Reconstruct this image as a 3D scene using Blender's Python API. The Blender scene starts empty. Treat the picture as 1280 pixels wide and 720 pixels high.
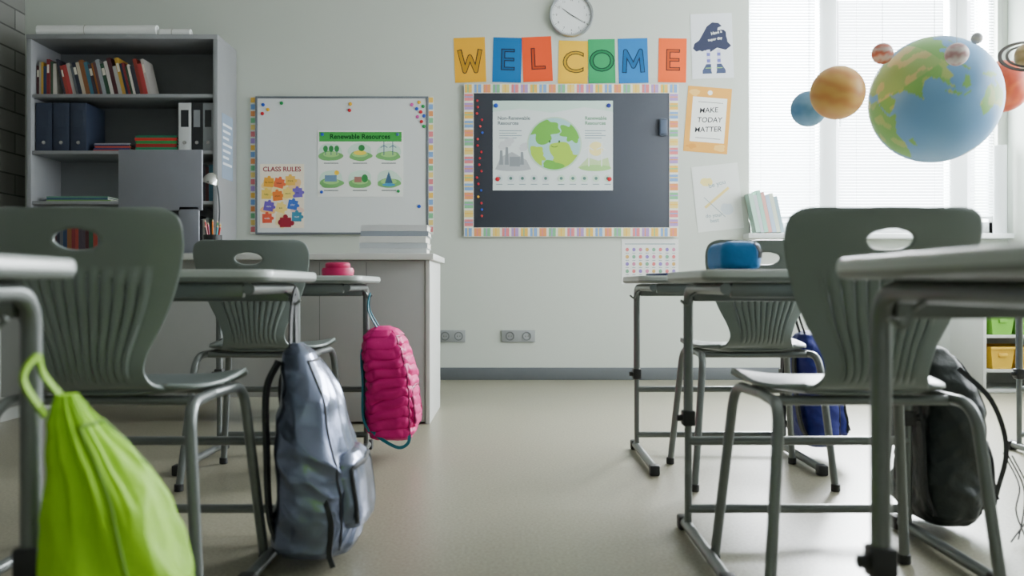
import bpy, bmesh, math, random
from math import sin, cos, pi, radians, sqrt
from mathutils import Vector, Matrix, noise
random.seed(7)
SC = bpy.context.scene
COL = SC.collection
F = 1087.0
HC = 0.65
HY = 357.0
WALL = 6.0
WG = WALL-.0005
G = .0005
def X(px, d=WALL): return (px-640)*d/F
def Z(py, d=WALL): return HC+(HY-py)*d/F

# ------------------------------------------------------------ materials
def lin(c):
    o = []
    for v in c[:3]:
        v = v/255.0
        o.append(v/12.92 if v <= .04045 else ((v+.055)/1.055)**2.4)
    return o
MATS = {}
def mat(name, rgb, rough=.55, metal=0, var=.06, scale=14, bump=0, bscale=80, spec=.5, sheen=0):
    if name in MATS: return MATS[name]
    m = bpy.data.materials.new(name); m.use_nodes = True
    nt = m.node_tree; b = nt.nodes['Principled BSDF']
    c = lin(rgb)
    tc = nt.nodes.new('ShaderNodeTexCoord'); n = nt.nodes.new('ShaderNodeTexNoise')
    n.inputs['Scale'].default_value = scale; n.inputs['Detail'].default_value = 3
    nt.links.new(tc.outputs['Object'], n.inputs['Vector'])
    mx = nt.nodes.new('ShaderNodeMix'); mx.data_type = 'RGBA'
    mx.inputs[6].default_value = [max(0, v*(1-var)) for v in c]+[1]
    mx.inputs[7].default_value = [min(1, v*(1+var)) for v in c]+[1]
    nt.links.new(n.outputs['Fac'], mx.inputs[0])
    nt.links.new(mx.outputs[2], b.inputs['Base Color'])
    b.inputs['Roughness'].default_value = rough
    b.inputs['Metallic'].default_value = metal
    b.inputs['Specular IOR Level'].default_value = spec
    if sheen: b.inputs['Sheen Weight'].default_value = sheen
    if bump:
        n2 = nt.nodes.new('ShaderNodeTexNoise'); n2.inputs['Scale'].default_value = bscale; n2.inputs['Detail'].default_value = 4
        nt.links.new(tc.outputs['Object'], n2.inputs['Vector'])
        bp = nt.nodes.new('ShaderNodeBump'); bp.inputs['Strength'].default_value = bump; bp.inputs['Distance'].default_value = .01
        nt.links.new(n2.outputs['Fac'], bp.inputs['Height']); nt.links.new(bp.outputs['Normal'], b.inputs['Normal'])
    MATS[name] = m
    return m
def paper(rgb):
    return mat('paper_%d_%d_%d' % rgb, rgb, rough=.8, var=.02, scale=5, spec=.2)

# ------------------------------------------------------------ mesh builder
def fillet(pts, r, n=6):
    pts = [Vector(p) for p in pts]; out = [pts[0]]
    for i in range(1, len(pts)-1):
        a, p, b = pts[i-1], pts[i], pts[i+1]
        d1 = (a-p); d2 = (b-p)
        rr = min(r, d1.length*.48, d2.length*.48)
        s = p+d1.normalized()*rr; e = p+d2.normalized()*rr
        for k in range(n+1):
            t = k/n
            out.append(s*(1-t)**2+p*2*t*(1-t)+e*t*t)
    out.append(pts[-1]); return out
def catmull(pts, n):
    P = [Vector(p) for p in pts]; P = [P[0]*2-P[1]]+P+[P[-1]*2-P[-2]]
    out = []; segs = len(P)-3
    for k in range(n+1):
        t = k/n*segs; i = min(int(t), segs-1); t -= i
        p0, p1, p2, p3 = P[i:i+4]
        out.append(.5*((2*p1)+(p2-p0)*t+(2*p0-5*p1+4*p2-p3)*t*t+(3*p1-p0-3*p2+p3)*t**3))
    return out
class MB:
    def __init__(s): s.v = []; s.f = []; s.m = []; s.mats = []
    def mi(s, m):
        if m not in s.mats: s.mats.append(m)
        return s.mats.index(m)
    def add(s, vs, fs, m, M=None):
        o = len(s.v); k = s.mi(m)
        for v in vs:
            v = Vector(v)
            s.v.append(tuple(M @ v if M else v))
        for f in fs: s.f.append([i+o for i in f]); s.m.append(k)
    def box(s, x0, x1, y0, y1, z0, z1, m, bev=0, M=None, seg=2):
        bm = bmesh.new(); bmesh.ops.create_cube(bm, size=1)
        for v in bm.verts:
            v.co = Vector(((x0+x1)/2+v.co.x*(x1-x0), (y0+y1)/2+v.co.y*(y1-y0), (z0+z1)/2+v.co.z*(z1-z0)))
        if bev: bmesh.ops.bevel(bm, geom=bm.edges[:], offset=bev, segments=seg, profile=.5, affect='EDGES')
        bm.verts.index_update()
        s.add([v.co.copy() for v in bm.verts], [[v.index for v in f.verts] for f in bm.faces], m, M); bm.free()
    def sweep(s, pts, prof, m, up=(0, 0, 1), caps=True):
        pts = [Vector(p) for p in pts]; n = len(pts); k = len(prof); vs = []
        t0 = (pts[1]-pts[0]).normalized(); up = Vector(up)
        if abs(t0.dot(up)) > .95: up = Vector((0, 1, 0)) if abs(t0.y) < .9 else Vector((1, 0, 0))
        sd = t0.cross(up).normalized(); pt = t0
        for i in range(n):
            t = (pts[min(i+1, n-1)]-pts[max(i-1, 0)]).normalized()
            q = pt.rotation_difference(t); sd = (q @ sd); sd = (sd-t*sd.dot(t)).normalized(); pt = t
            nn = sd.cross(t)
            for (a, b) in prof: vs.append(pts[i]+sd*a+nn*b)
        fs = [[i*k+j, i*k+(j+1) % k, (i+1)*k+(j+1) % k, (i+1)*k+j] for i in range(n-1) for j in range(k)]
        if caps: fs += [list(range(k))[::-1], [(n-1)*k+j for j in range(k)]]
        s.add(vs, fs, m)
    def tube(s, pts, r, m, seg=12, up=(0, 0, 1)):
        s.sweep(pts, [(r*cos(2*pi*j/seg), r*sin(2*pi*j/seg)) for j in range(seg)], m, up)
    def band(s, pts, w, t, m, up=(0, 0, 1)):
        s.sweep(pts, [(-w/2, -t/2), (w/2, -t/2), (w/2, t/2), (-w/2, t/2)], m, up)
    def lathe(s, prof, m, seg=32, M=None):
        vs = []; k = len(prof)
        for i in range(seg):
            a = 2*pi*i/seg
            for r, z in prof: vs.append((r*cos(a), r*sin(a), z))
        fs = [[i*k+j, ((i+1) % seg)*k+j, ((i+1) % seg)*k+j+1, i*k+j+1] for i in range(seg) for j in range(k-1)]
        fs += [[i*k for i in range(seg)][::-1], [i*k+k-1 for i in range(seg)]]
        s.add(vs, fs, m, M)
    def annulus(s, r0, r1, h, m, seg=64, M=None):
        vs = []
        for i in range(seg):
            a = 2*pi*i/seg
            for r, z in [(r0, -h), (r1, -h), (r1, h), (r0, h)]: vs.append((r*cos(a), r*sin(a), z))
        s.add(vs, [[i*4+j, ((i+1) % seg)*4+j, ((i+1) % seg)*4+(j+1) % 4, i*4+(j+1) % 4] for i in range(seg) for j in range(4)], m, M)
    def grid(s, P, nu, nv, m, closeu=False, caps=False):
        vs = [P(i, j) for j in range(nv) for i in range(nu)]
        fs = []
        for j in range(nv-1):
            for i in range(nu if closeu else nu-1):
                i2 = (i+1) % nu
                fs.append([j*nu+i, j*nu+i2, (j+1)*nu+i2, (j+1)*nu+i])
        if caps: fs += [list(range(nu))[::-1], [(nv-1)*nu+i for i in range(nu)]]
        s.add(vs, fs, m)
    def build(s, name, parent=None, smooth=35, loc=None, rot=None, label=None):
        me = bpy.data.meshes.new(name); me.from_pydata(s.v, [], s.f)
        for m in s.mats: me.materials.append(m)
        me.polygons.foreach_set('material_index', s.m)
        me.validate(); me.update()
        if smooth:
            me.polygons.foreach_set('use_smooth', [True]*len(me.polygons))
            me.set_sharp_from_angle(angle=radians(smooth))
        o = bpy.data.objects.new(name, me); COL.objects.link(o)
        if parent: o.parent = parent
        if loc: o.location = loc
        if rot: o.rotation_euler = rot
        if label: o['label'] = label
        return o
def tag(o, label, cat, group=None):
    o['label'] = label; o['category'] = cat
    if group: o['group'] = group
    return o
def empty(name, label, cat, loc=(0, 0, 0), rz=0, group=None):
    o = bpy.data.objects.new(name, None); COL.objects.link(o); o.location = loc; o.rotation_euler = (0, 0, rz)
    o.empty_display_size = .05
    return tag(o, label, cat, group)
def dup(r, loc, rz=0, label=None):
    def cp(o, p):
        c = o.copy(); COL.objects.link(c)
        if p: c.parent = p
        for ch in [x for x in o.children]: cp(ch, c)
        return c
    n = cp(r, None); n.location = loc; n.rotation_euler = (0, 0, rz)
    if label: n['label'] = label
    return n
def structure(o): o['kind'] = 'structure'; return o

def text_geo(body, size, offset=0, align='CENTER', space=1.0):
    cu = bpy.data.curves.new('t', 'FONT'); cu.body = body; cu.size = size; cu.align_x = align; cu.align_y = 'CENTER'
    cu.offset = offset; cu.space_line = space; cu.resolution_u = 4
    o = bpy.data.objects.new('t', cu); COL.objects.link(o)
    dg = bpy.context.evaluated_depsgraph_get()
    me = bpy.data.meshes.new_from_object(o.evaluated_get(dg))
    vs = [v.co.copy() for v in me.vertices]; fs = [list(p.vertices) for p in me.polygons]
    bpy.data.objects.remove(o); bpy.data.curves.remove(cu); bpy.data.meshes.remove(me)
    return vs, fs
RX = Matrix.Rotation(pi/2, 4, 'X')

class Sheet:
    """flat printed sheet facing the room; layers stack in call order"""
    def __init__(s, name, box, m, label, cat, rot=0, d=WALL, th=.0015, group=None):
        x0, y0, x1, y1 = box; s.S = F/d; s.cx = (x0+x1)/2; s.cy = (y0+y1)/2
        w = (x1-x0)/s.S/2; h = (y1-y0)/s.S/2
        b = MB(); b.box(-w, w, -th, 0, -h, h, m)
        s.o = b.build(name, smooth=0); s.o.location = (X(s.cx, d), d-G, Z(s.cy, d)); s.o.rotation_euler = (0, radians(rot), 0)
        if label: tag(s.o, label, cat, group)
        s.th = th; s.a = MB(); s.t = MB(); s.c = 0
    def L(s, p): return ((p[0]-s.cx)/s.S, (s.cy-p[1])/s.S)
    def Y(s): s.c += 1; return -s.th-.0001-.000022*s.c
    def poly(s, pts, m, ly=0):
        q = [s.L(p) for p in pts]; y = s.Y()
        s.a.add([(a, y, b) for a, b in q], [list(range(len(q)))], m)
    def rect(s, x0, y0, x1, y1, m, ly=0): s.poly([(x0, y0), (x0, y1), (x1, y1), (x1, y0)], m, ly)
    def ell(s, x, y, rx, ry, m, ly=0, n=24, wob=0, seed=0, clip=None):
        P = [(x+rx*cos(a)*(1+wob*noise.noise((cos(a)*1.5+seed, sin(a)*1.5, seed+.37))), y+ry*sin(a)*(1+wob*noise.noise((cos(a)*1.5+seed, sin(a)*1.5, seed+.37)))) for a in [2*pi*i/n for i in range(n)]]
        if clip:
            cx0, cy0, cr = clip; Q = []
            for (a, b) in P:
                d = math.hypot(a-cx0, b-cy0)
                if d > cr: a, b = cx0+(a-cx0)*cr/d, cy0+(b-cy0)*cr/d
                Q.append((a, b))
            P = Q
        s.poly(P, m, ly)
    def line(s, p, q, w, m, ly=0):
        dx, dy = q[0]-p[0], q[1]-p[1]; l = math.hypot(dx, dy); nx, ny = -dy/l*w/2, dx/l*w/2
        s.poly([(p[0]+nx, p[1]+ny), (q[0]+nx, q[1]+ny), (q[0]-nx, q[1]-ny), (p[0]-nx, p[1]-ny)], m, ly)
    def stroke(s, pts, w, m):
        for a, b in zip(pts[:-1], pts[1:]): s.line(a, b, w, m)
    def text(s, body, x, y, size, m, off=0, ly=3, align='CENTER', rot=0, space=1.0, sx=1, shear=0):
        vs, fs = text_geo(body, size/s.S, off/s.S, align, space)
        if shear: vs = [Vector((v.x+shear*v.y, v.y, v.z)) for v in vs]
        a, b = s.L((x, y))
        M = Matrix.Translation((a, s.Y()-.0001, b)) @ Matrix.Rotation(radians(-rot), 4, 'Y') @ RX @ Matrix.Scale(sx, 4, (1, 0, 0))
        s.t.add(vs, fs, m, M)
    def done(s):
        if s.a.v: s.a.build('illustration', s.o, smooth=0)
        if s.t.v: s.t.build('lettering', s.o, smooth=0)
        return s.o

# ------------------------------------------------------------ shared mats
M_metal = mat('grey_painted_steel', (116, 121, 120), .34, .5, .04)
M_cap = mat('black_plastic_cap', (30, 31, 33), .5)
M_top = mat('desk_laminate', (182, 188, 185), .30, 0, .03, 8)
M_topedge = mat('desk_edge', (126, 132, 129), .4)
M_chair = mat('chair_plastic_sage_grey', (119, 129, 126), .34, 0, .04, 6, bump=.06, bscale=400)
M_white = mat('white_laminate', (200, 202, 198), .45, 0, .03)
M_greyfur = mat('light_grey_laminate', (144, 146, 149), .5, 0, .03)
M_pvc = mat('white_window_frame', (222, 226, 226), .4, 0, .02)
M_chrome = mat('chrome', (200, 200, 200), .2, 1, .02)
INK = paper((40, 42, 48))
WHT = paper((238, 240, 236))

# ------------------------------------------------------------ room
XL, XR, YF, ZC = -3.36, 3.42, -2.6, 3.0
MW = mat('painted_wall', (197, 203, 194), .75, 0, .025, 1.5, bump=.05, bscale=120)
wx0, wx1, wz0, wz1 = X(936), X(1247), Z(293), 2.72
b = MB()
b.box(XL-.15, wx0, WALL, WALL+.3, 0, ZC, MW); b.box(wx1, XR+.3, WALL, WALL+.3, 0, ZC, MW)
b.box(wx0, wx1, WALL, WALL+.3, 0, wz0, MW); b.box(wx0, wx1, WALL, WALL+.3, wz1, ZC, MW)
structure(b.build('wall_back', smooth=0))
mf = bpy.data.materials.new('vinyl_floor'); mf.use_nodes = True
nt = mf.node_tree; pb = nt.nodes['Principled BSDF']; tc = nt.nodes.new('ShaderNodeTexCoord')
n1 = nt.nodes.new('ShaderNodeTexNoise'); n1.inputs['Scale'].default_value = 120; n1.inputs['Detail'].default_value = 4
r1 = nt.nodes.new('ShaderNodeValToRGB')
r1.color_ramp.elements[0].position = .35; r1.color_ramp.elements[0].color = lin((126, 122, 103))+[1]
r1.color_ramp.elements[1].position = .65; r1.color_ramp.elements[1].color = lin((152, 148, 129))+[1]
nt.links.new(tc.outputs['Object'], n1.inputs['Vector'])
nt.links.new(n1.outputs['Fac'], r1.inputs[0])
nt.links.new(r1.outputs[0], pb.inputs['Base Color'])
pb.inputs['Roughness'].default_value = .34; pb.inputs['Specular IOR Level'].default_value = .6
b = MB(); b.box(XL-.15, XR+.3, YF-.15, WALL+.3, -.1, 0, mf); structure(b.build('floor', smooth=0))
b = MB(); b.box(XL-.15, XR+.3, YF-.15, WALL+.3, ZC, ZC+.1, mat('ceiling_paint', (225, 226, 222), .8)); structure(b.build('ceiling', smooth=0))
ml = bpy.data.materials.new('grey_stone_blocks'); ml.use_nodes = True
nt = ml.node_tree; pb = nt.nodes['Principled BSDF']; tc = nt.nodes.new('ShaderNodeTexCoord')
sx = nt.nodes.new('ShaderNodeSeparateXYZ'); cx = nt.nodes.new('ShaderNodeCombineXYZ')
nt.links.new(tc.outputs['Object'], sx.inputs[0]); nt.links.new(sx.outputs[1], cx.inputs[0]); nt.links.new(sx.outputs[2], cx.inputs[1])
bk = nt.nodes.new('ShaderNodeTexBrick'); bk.inputs['Scale'].default_value = 1
bk.inputs['Brick Width'].default_value = .42; bk.inputs['Row Height'].default_value = .14; bk.inputs['Mortar Size'].default_value = .006
bk.inputs['Color1'].default_value = lin((118, 118, 114))+[1]; bk.inputs['Color2'].default_value = lin((150, 150, 145))+[1]; bk.inputs['Mortar'].default_value = lin((85, 85, 82))+[1]
nt.links.new(cx.outputs[0], bk.inputs['Vector']); nt.links.new(bk.outputs[0], pb.inputs['Base Color']); pb.inputs['Roughness'].default_value = .8
bp = nt.nodes.new('ShaderNodeBump'); bp.inputs['Strength'].default_value = .5; bp.inputs['Distance'].default_value = .01; bp.invert = True
nt.links.new(bk.outputs[1], bp.inputs['Height']); nt.links.new(bp.outputs[0], pb.inputs['Normal'])
b = MB(); b.box(XL-.15, XL, YF, WALL, 0, ZC, ml); structure(b.build('wall_left', smooth=0))
b = MB(); b.box(XL, XR, YF-.15, YF, 0, ZC, MW); structure(b.build('wall_front', smooth=0))
ry0, ry1, rz0, rz1 = 1.5, 5.7, .95, 2.7
b = MB()
b.box(XR, XR+.3, YF, ry0, 0, ZC, MW); b.box(XR, XR+.3, ry1, WALL, 0, ZC, MW)
b.box(XR, XR+.3, ry0, ry1, 0, rz0, MW); b.box(XR, XR+.3, ry0, ry1, rz1, ZC, MW)
structure(b.build('wall_right', smooth=0))
b = MB()
for yy in [ry0, 2.9, 4.3, ry1-.06]: b.box(XR+.08, XR+.14, yy, yy+.06, rz0, rz1, M_pvc)
b.box(XR+.08, XR+.14, ry0, ry1, rz0, rz0+.06, M_pvc); b.box(XR+.08, XR+.14, ry0, ry1, rz1-.06, rz1, M_pvc)
structure(b.build('added_side_window', smooth=0))  # out-of-view window, added and sized to let in side light
mbb = mat('dark_grey_baseboard', (92, 97, 100), .5)
b = MB(); b.box(XL, XR, WALL-.012, WALL, 0, .085, mbb, .003); structure(b.build('baseboard_back'))
b = MB(); b.box(XR-.012, XR, YF, WALL-.012, 0, .085, mbb, .003); structure(b.build('baseboard_right'))
b = MB(); b.box(XL, XL+.012, YF, WALL-.012, 0, .085, mbb, .003); structure(b.build('baseboard_left'))
b = MB(); fy0, fy1 = 6.06, 6.13
def fr(x0, x1, z0, z1, y0=fy0, y1=fy1): b.box(x0, x1, y0, y1, z0, z1, M_pvc, .004)
fr(wx0, wx0+.03, wz0, wz1); fr(wx1-.03, wx1, wz0, wz1); fr(wx0, wx1, wz0, wz0+.09); fr(wx0, wx1, wz1-.06, wz1)
fr(X(1027), X(1049), wz0, wz1, 6.045); fr(X(1191), X(1214), wz0, wz1, 6.045)
b.box(X(1052), X(1055), 6.04, 6.06, 1.75, 1.9, M_pvc, .003)
structure(b.build('window_1'))
b = MB(); b.box(wx0-.04, wx1+.04, 5.86, 6.06, wz0-.035, wz0, M_pvc, .006); structure(b.build('trim_1'))
mbl = bpy.data.materials.new('translucent_blind'); mbl.use_nodes = True
nt = mbl.node_tree; pb = nt.nodes['Principled BSDF']; pb.inputs['Base Color'].default_value = (.8, .83, .83, 1); pb.inputs['Roughness'].default_value = .6
tr = nt.nodes.new('ShaderNodeBsdfTranslucent'); tr.inputs[0].default_value = (.85, .9, .92, 1); ms = nt.nodes.new('ShaderNodeMixShader'); ms.inputs[0].default_value = .5
nt.links.new(pb.outputs[0], ms.inputs[1]); nt.links.new(tr.outputs[0], ms.inputs[2]); nt.links.new(ms.outputs[0], nt.nodes['Material Output'].inputs[0])
for (a0, a1, tl_) in [(X(938), X(1026), 42), (X(1050), X(1190), 24), (X(1215), X(1244), 42)]:
    r = empty('window_blind', 'white horizontal slat blind glowing with daylight in window', 'window blind', ((a0+a1)/2, 6.02, wz1-.07), group='window blinds')
    w = (a1-a0)/2
    b = MB(); b.box(-w, w, -.015, .015, -.0, .03, M_pvc, .003); b.build('head_rail', r)
    b = MB(); z = -.02
    while z > -(wz1-.07-Z(270)):
        c = cos(radians(tl_)); s_ = sin(radians(tl_))
        b.add([(-w, -.012*c, z-.012*s_), (w, -.012*c, z-.012*s_), (w, 0, z+.002), (-w, 0, z+.002), (w, .012*c, z+.012*s_), (-w, .012*c, z+.012*s_)], [[0, 1, 2, 3], [3, 2, 4, 5]], mbl)
        z -= .021
    o = b.build('slats', r)
    b = MB(); b.box(-w, w, -.012, .012, z-.005, z+.01, M_pvc, .002); b.build('bottom_rail', r)
    for q in (-.7, .7):
        b = MB(); b.tube([(w*q, -.014, 0), (w*q, -.014, z)], .0012, M_pvc, 6); b.build('cord', r)

# ------------------------------------------------------------ wall outlets
msk = mat('grey_socket_plastic', (150, 154, 154), .4)
def outlet(px0, px1, py, lab):
    x0, x1 = X(px0), X(px1); z = Z(py); h = .041
    r = empty('wall_socket', lab, 'socket', ((x0+x1)/2, WG, z)); w = (x1-x0)/2
    b = MB(); b.box(-w, w, -.012, 0, -h, h, msk, .004); b.build('cover_plate', r)
    n = 2
    for i in range(n):
        c = -w+w*2*(i+.5)/n
        b = MB(); M = Matrix.Translation((c, -.012, 0)) @ Matrix.Rotation(pi/2, 4, 'X')
        b.lathe([(.03, -.001), (.03, .003), (.024, .003), (.021, -.004), (.001, -.004)], mat('socket_insert', (108, 112, 114), .4), 28, M)
        b.build('socket_insert', r)
        for q in (-1, 1):
            b = MB(); M = Matrix.Translation((c+q*.0085, -.0105, 0)) @ Matrix.Rotation(pi/2, 4, 'X'); b.lathe([(.003, 0), (.003, .003), (.0005, .003)], M_cap, 10, M); b.build('socket_hole', r)
outlet(548, 582, 420, 'grey double wall socket near the desk'); outlet(627, 669, 420, 'grey double wall socket above the baseboard')

# ------------------------------------------------------------ chair
def build_chair():
    r = empty('school_chair', 'sage grey plastic school chair with slotted back on steel legs', 'chair', group='classroom chairs')
    NU, NV = 72, 60
    bp_ = [(-.115, .447, .122), (-.150, .460, .106), (-.172, .488, .098), (-.183, .53, .110), (-.190, .58, .136), (-.200, .64, .161), (-.213, .70, .178), (-.226, .745, .184), (-.234, .775, .179), (-.238, .788, .165), (-.2395, .793, .140)]
    pr = catmull(bp_, NV)
    vs = []
    hz, hx, hh = .735, .044, .020
    for j in range(NV+1):
        for i in range(NU+1):
            u = -1+2*i/NU; y, z, w = pr[j]
            vs.append([u*w, y, z, w, u])
    def cellcut(i, j):
        z = (pr[j][1]+pr[j+1][1])/2; w = (pr[j][2]+pr[j+1][2])/2; x = (-1+2*(i+.5)/NU)*w
        if (x/hx)**2+((z-hz)/hh)**2 < 1: return 'h'
        if 13 <= i <= 58 and (i-13) % 5 in (0,) and z > .470:
            zt = .672-.030*abs((i-35.5)/22)**2
            if z < zt: return 's'
        return None
    keep = []; cut = set()
    for j in range(NV):
        for i in range(NU):
            c = cellcut(i, j); q = [j*(NU+1)+i, j*(NU+1)+i+1, (j+1)*(NU+1)+i+1, (j+1)*(NU+1)+i]
            if c:
                if c == 'h': cut.update(q)
            else: keep.append(q)
    used = set(k for q in keep for k in q)
    out = []
    for k, (x, y, z, w, u) in enumerate(vs):
        if k in cut and k in used:
            d = sqrt((x/hx)**2+((z-hz)/hh)**2); x = x/d; z = hz+(z-hz)/d
            u = x/w
        i = k % (NU+1); rib = 0
        if 12 <= i <= 61 and .462 < z < .682:
            ph = ((i-13) % 5)/5; rib = -.0068*max(0, sin(pi*min(1, max(0, (ph-.1)/.9))))*min(1, (z-.462)/.02, (.682-z)/.02)
        out.append(Vector((x, y+rib+.035*(u*u)*min(1, (z-.44)/.1)*(w/.17), z)))
    me_b = MB(); me_b.add(out, keep, M_chair)
    o = me_b.build('backrest', r, smooth=60)
    sd = o.modifiers.new('s', 'SOLIDIFY'); sd.thickness = .008; sd.offset = 0
    sp = [(-.1155, .447, .122), (-.10, .444, .150), (-.07, .441, .176), (0, .442, .195), (.08, .447, .199), (.15, .452, .197), (.195, .449, .187), (.218, .438, .170), (.226, .426, .146)]
    ps = catmull(sp, 30)
    b = MB()
    def P(i, j):
        u = -1+2*i/28; y, z, w = ps[j]
        return (u*w, y, z+.012*(abs(u)**3)*(1 if y < .16 else .3)-.004*(1-u*u))
    b.grid(P, 29, 31, M_chair)
    o = b.build('seat', r, smooth=60); sd = o.modifiers.new('s', 'SOLIDIFY'); sd.thickness = .008; sd.offset = -1
    for sx_ in (-1, 1):
        for sy in (-1, 1):
            path = fillet([(sx_*.172, 0, .424), (sx_*.186, sy*.165, .424), (sx_*.222, sy*.212, .012)], .055, 8)
            b = MB(); b.tube(path, .0115, M_metal, 14); lg = b.build('leg', r)
            b = MB(); b.lathe([(.012, 0), (.0145, .002), (.0145, .022), (.012, .024)], M_cap, 16, Matrix.Translation((sx_*.2225, sy*.2125, 0))); b.build('foot_cap', lg)
    for y in (-.09, .1):
        b = MB(); b.tube([(-.172, y, .422), (.172, y, .422)], .010, M_metal, 12); b.build('crossbar', r)
    return r
ch = build_chair()
ch.location = (.695, 1.82, 0)
dup(ch, (.80, 2.96, 0)); dup(ch, (-.80, 1.82, 0)); dup(ch, (-.83, 2.96, 0))

# ------------------------------------------------------------ desk
DT = .684
def build_desk():
    r = empty('school_desk', 'single school desk with pale grey top and grey steel frame', 'desk', group='classroom desks')
    hw, y0, y1, R = .343, -.45, .035, .045
    def ring(ins, z):
        o = []
        for (cx_, cy_, a0) in [(hw-R, y1-R, 0), (-hw+R, y1-R, 90), (-hw+R, y0+R, 180), (hw-R, y0+R, 270)]:
            for k in range(9):
                a = radians(a0+k*90/8); o.append((cx_+(R-ins)*cos(a), cy_+(R-ins)*sin(a), z))
        return o
    b = MB(); rs = [ring(.012, DT-.026), ring(.003, DT-.023), ring(0, DT-.016), ring(0, DT-.008), ring(.002, DT-.002), ring(.006, DT)]
    n = 36; vs = [p for q in rs for p in q]
    b.add(vs, [[j*n+i, j*n+(i+1) % n, (j+1)*n+(i+1) % n, (j+1)*n+i] for j in range(2, 5) for i in range(n)]+[[5*n+i for i in range(n)]], M_top)
    b.add(vs, [[j*n+i, j*n+(i+1) % n, (j+1)*n+(i+1) % n, (j+1)*n+i] for j in range(0, 2) for i in range(n)]+[[i for i in range(n)][::-1]], M_topedge)
    b.build('tabletop', r, smooth=50)
    for s in (-1, 1):
        x = s*.287
        b = MB(); b.tube(fillet([(x, -.40, DT-.041), (x, 0, DT-.041), (x, 0, .30)], .05, 8), .0128, M_metal, 16)
        b.tube([(x, 0, .33), (x, 0, .03)], .0100, M_metal, 14); lg = b.build('leg', r)
        b = MB(); b.box(x-.0165, x+.0165, -.0165, .0165, .285, .325, M_cap, .004); b.build('height_clamp', lg)
        b = MB(); b.lathe([(.009, 0), (.009, .012), (.006, .014)], M_cap, 12, Matrix.Translation((x+s*.016, 0, .305)) @ Matrix.Rotation(s*pi/2, 4, 'Y')); b.build('clamp_knob', lg)
        b = MB(); b.tube([(x, .055, .022), (x, -.42, .022)], .014, M_metal, 14); ft = b.build('foot', r)
        for y in (.055, -.42):
            b = MB(); b.box(x-.017, x+.017, y-.02, y+.02, 0, .037, M_cap, .006); b.build('foot_cap', ft)
        b = MB(); b.tube(fillet([(x+s*.005, -.13, DT-.05), (x+s*.022, -.13, DT-.06), (x+s*.028, -.13, DT-.085), (x+s*.045, -.13, DT-.07)], .012, 4), .0035, M_metal, 8); b.build('bag_hook', r)
    for z in (.245, .068):
        b = MB(); b.tube([(-.287, 0, z), (.287, 0, z)], .012, M_metal, 12); b.build('crossbar', r)
    b = MB(); b.box(-.275, .275, -.02, .0, DT-.075, DT-.027, M_metal, .004); b.build('apron', r)
    b = MB(); b.box(-.275, .275, -.40, -.38, DT-.06, DT-.027, M_metal, .004); b.build('apron', r)
    return r
dk = build_desk(); dk.location = (.748, 1.087, 0)
dup(dk, (.747, 2.27, 0)); dup(dk, (.775, 3.40, 0))
dup(dk, (-.888, 1.087, 0)); dup(dk, (-.853, 2.27, 0)); dup(dk, (-.857, 3.40, 0)); dup(dk, (2.27, 3.40, 0))

# ------------------------------------------------------------ backpacks
def interp(L, v):
    for k in range(len(L)-1):
        if v <= L[k+1][0]:
            a, b_ = L[k], L[k+1]; t = (v-a[0])/(b_[0]-a[0]); t = t*t*(3-2*t)*.5+t*.5
            return a[1]+(b_[1]-a[1])*t
    return L[-1][1]
SHAPE = [(0, .5), (.03, .78), (.09, .95), (.2, 1.0), (.5, .97), (.75, .88), (.88, .72), (.96, .46), (1, .12)]
def bag_fn(H, a, b_, cxl, shape=SHAPE, n=3.0, amp=.006, freq=9, quilt=0, z0=0, seed=0, x0=0, fz=1.0, crum=0, rows=9, fold=0, gather=0, ff=1.0):
    def P(v, th):
        k = interp(shape, v); ca, sa = cos(th), sin(th)
        e = 2/n
        x = a*k*abs(ca)**e*(1 if ca >= 0 else -1); y = b_*min(1, k*1.08)*abs(sa)**e*(1 if sa >= 0 else -1)
        p = Vector((x+x0+interp(cxl, v), y, z0+v*H))
        q = Vector((p.x, p.y, p.z*fz))*freq+Vector((seed, seed*2, 0))
        d = amp*(noise.noise(q)+.7*(1-2*abs(noise.noise(q*2.1)))+.4*noise.noise(q*5))
        if fold:   # long folds running down the cloth, drifting diagonally
            q2 = Vector((p.x*11+p.z*3, p.y*11-p.z*4, p.z*2.6))*ff+Vector((seed*3, 0, seed))
            q2 += Vector((noise.noise(p*5), noise.noise(p*5+Vector((3, 0, 0))), 0))*.8
            d += fold*(1-2.6*abs(noise.noise(q2)))+fold*.35*(1-2.6*abs(noise.noise(q2*2.3)))
        if gather:   # a few pleats fanning down from the gathered top
            d += gather*max(0, v-.35)*(1-2.4*abs(noise.noise(Vector((ca*2.6+seed, sa*2.6, v*1.0)))))
        if crum:
            w_ = p+Vector((noise.noise(p*9), noise.noise(p*9+Vector((5, 0, 0))), noise.noise(p*9+Vector((0, 5, 0)))))*.03
            dd, _ = noise.voronoi(Vector((w_.x, w_.y, w_.z*.55))*13+Vector((seed, 0, 0))); d += crum*(min(1, (dd[1]-dd[0])*1.4)-.5)
        if quilt:
            rr_ = v*rows+.55*noise.noise(Vector((ca*1.6+seed, sa*1.6, v*3)))+.35*sin(th*2)
            cell = math.floor(rr_)
            tv = th/(2*pi)*10+.5*(cell % 2)+.2*noise.noise(Vector((cell*2.1, 0, 0)))
            d += quilt*(abs(sin(pi*rr_))**.5*(.62+.38*abs(sin(pi*tv))**.5)-.6)*(1+.8*noise.noise(Vector((ca*4, sa*4, rr_*1.3))))
        nrm = Vector((x/max(a, .01), y/max(b_, .01), 0))
        if nrm.length > 0: nrm.normalize()
        return p+nrm*d*min(1, k*1.4)
    return P
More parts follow.
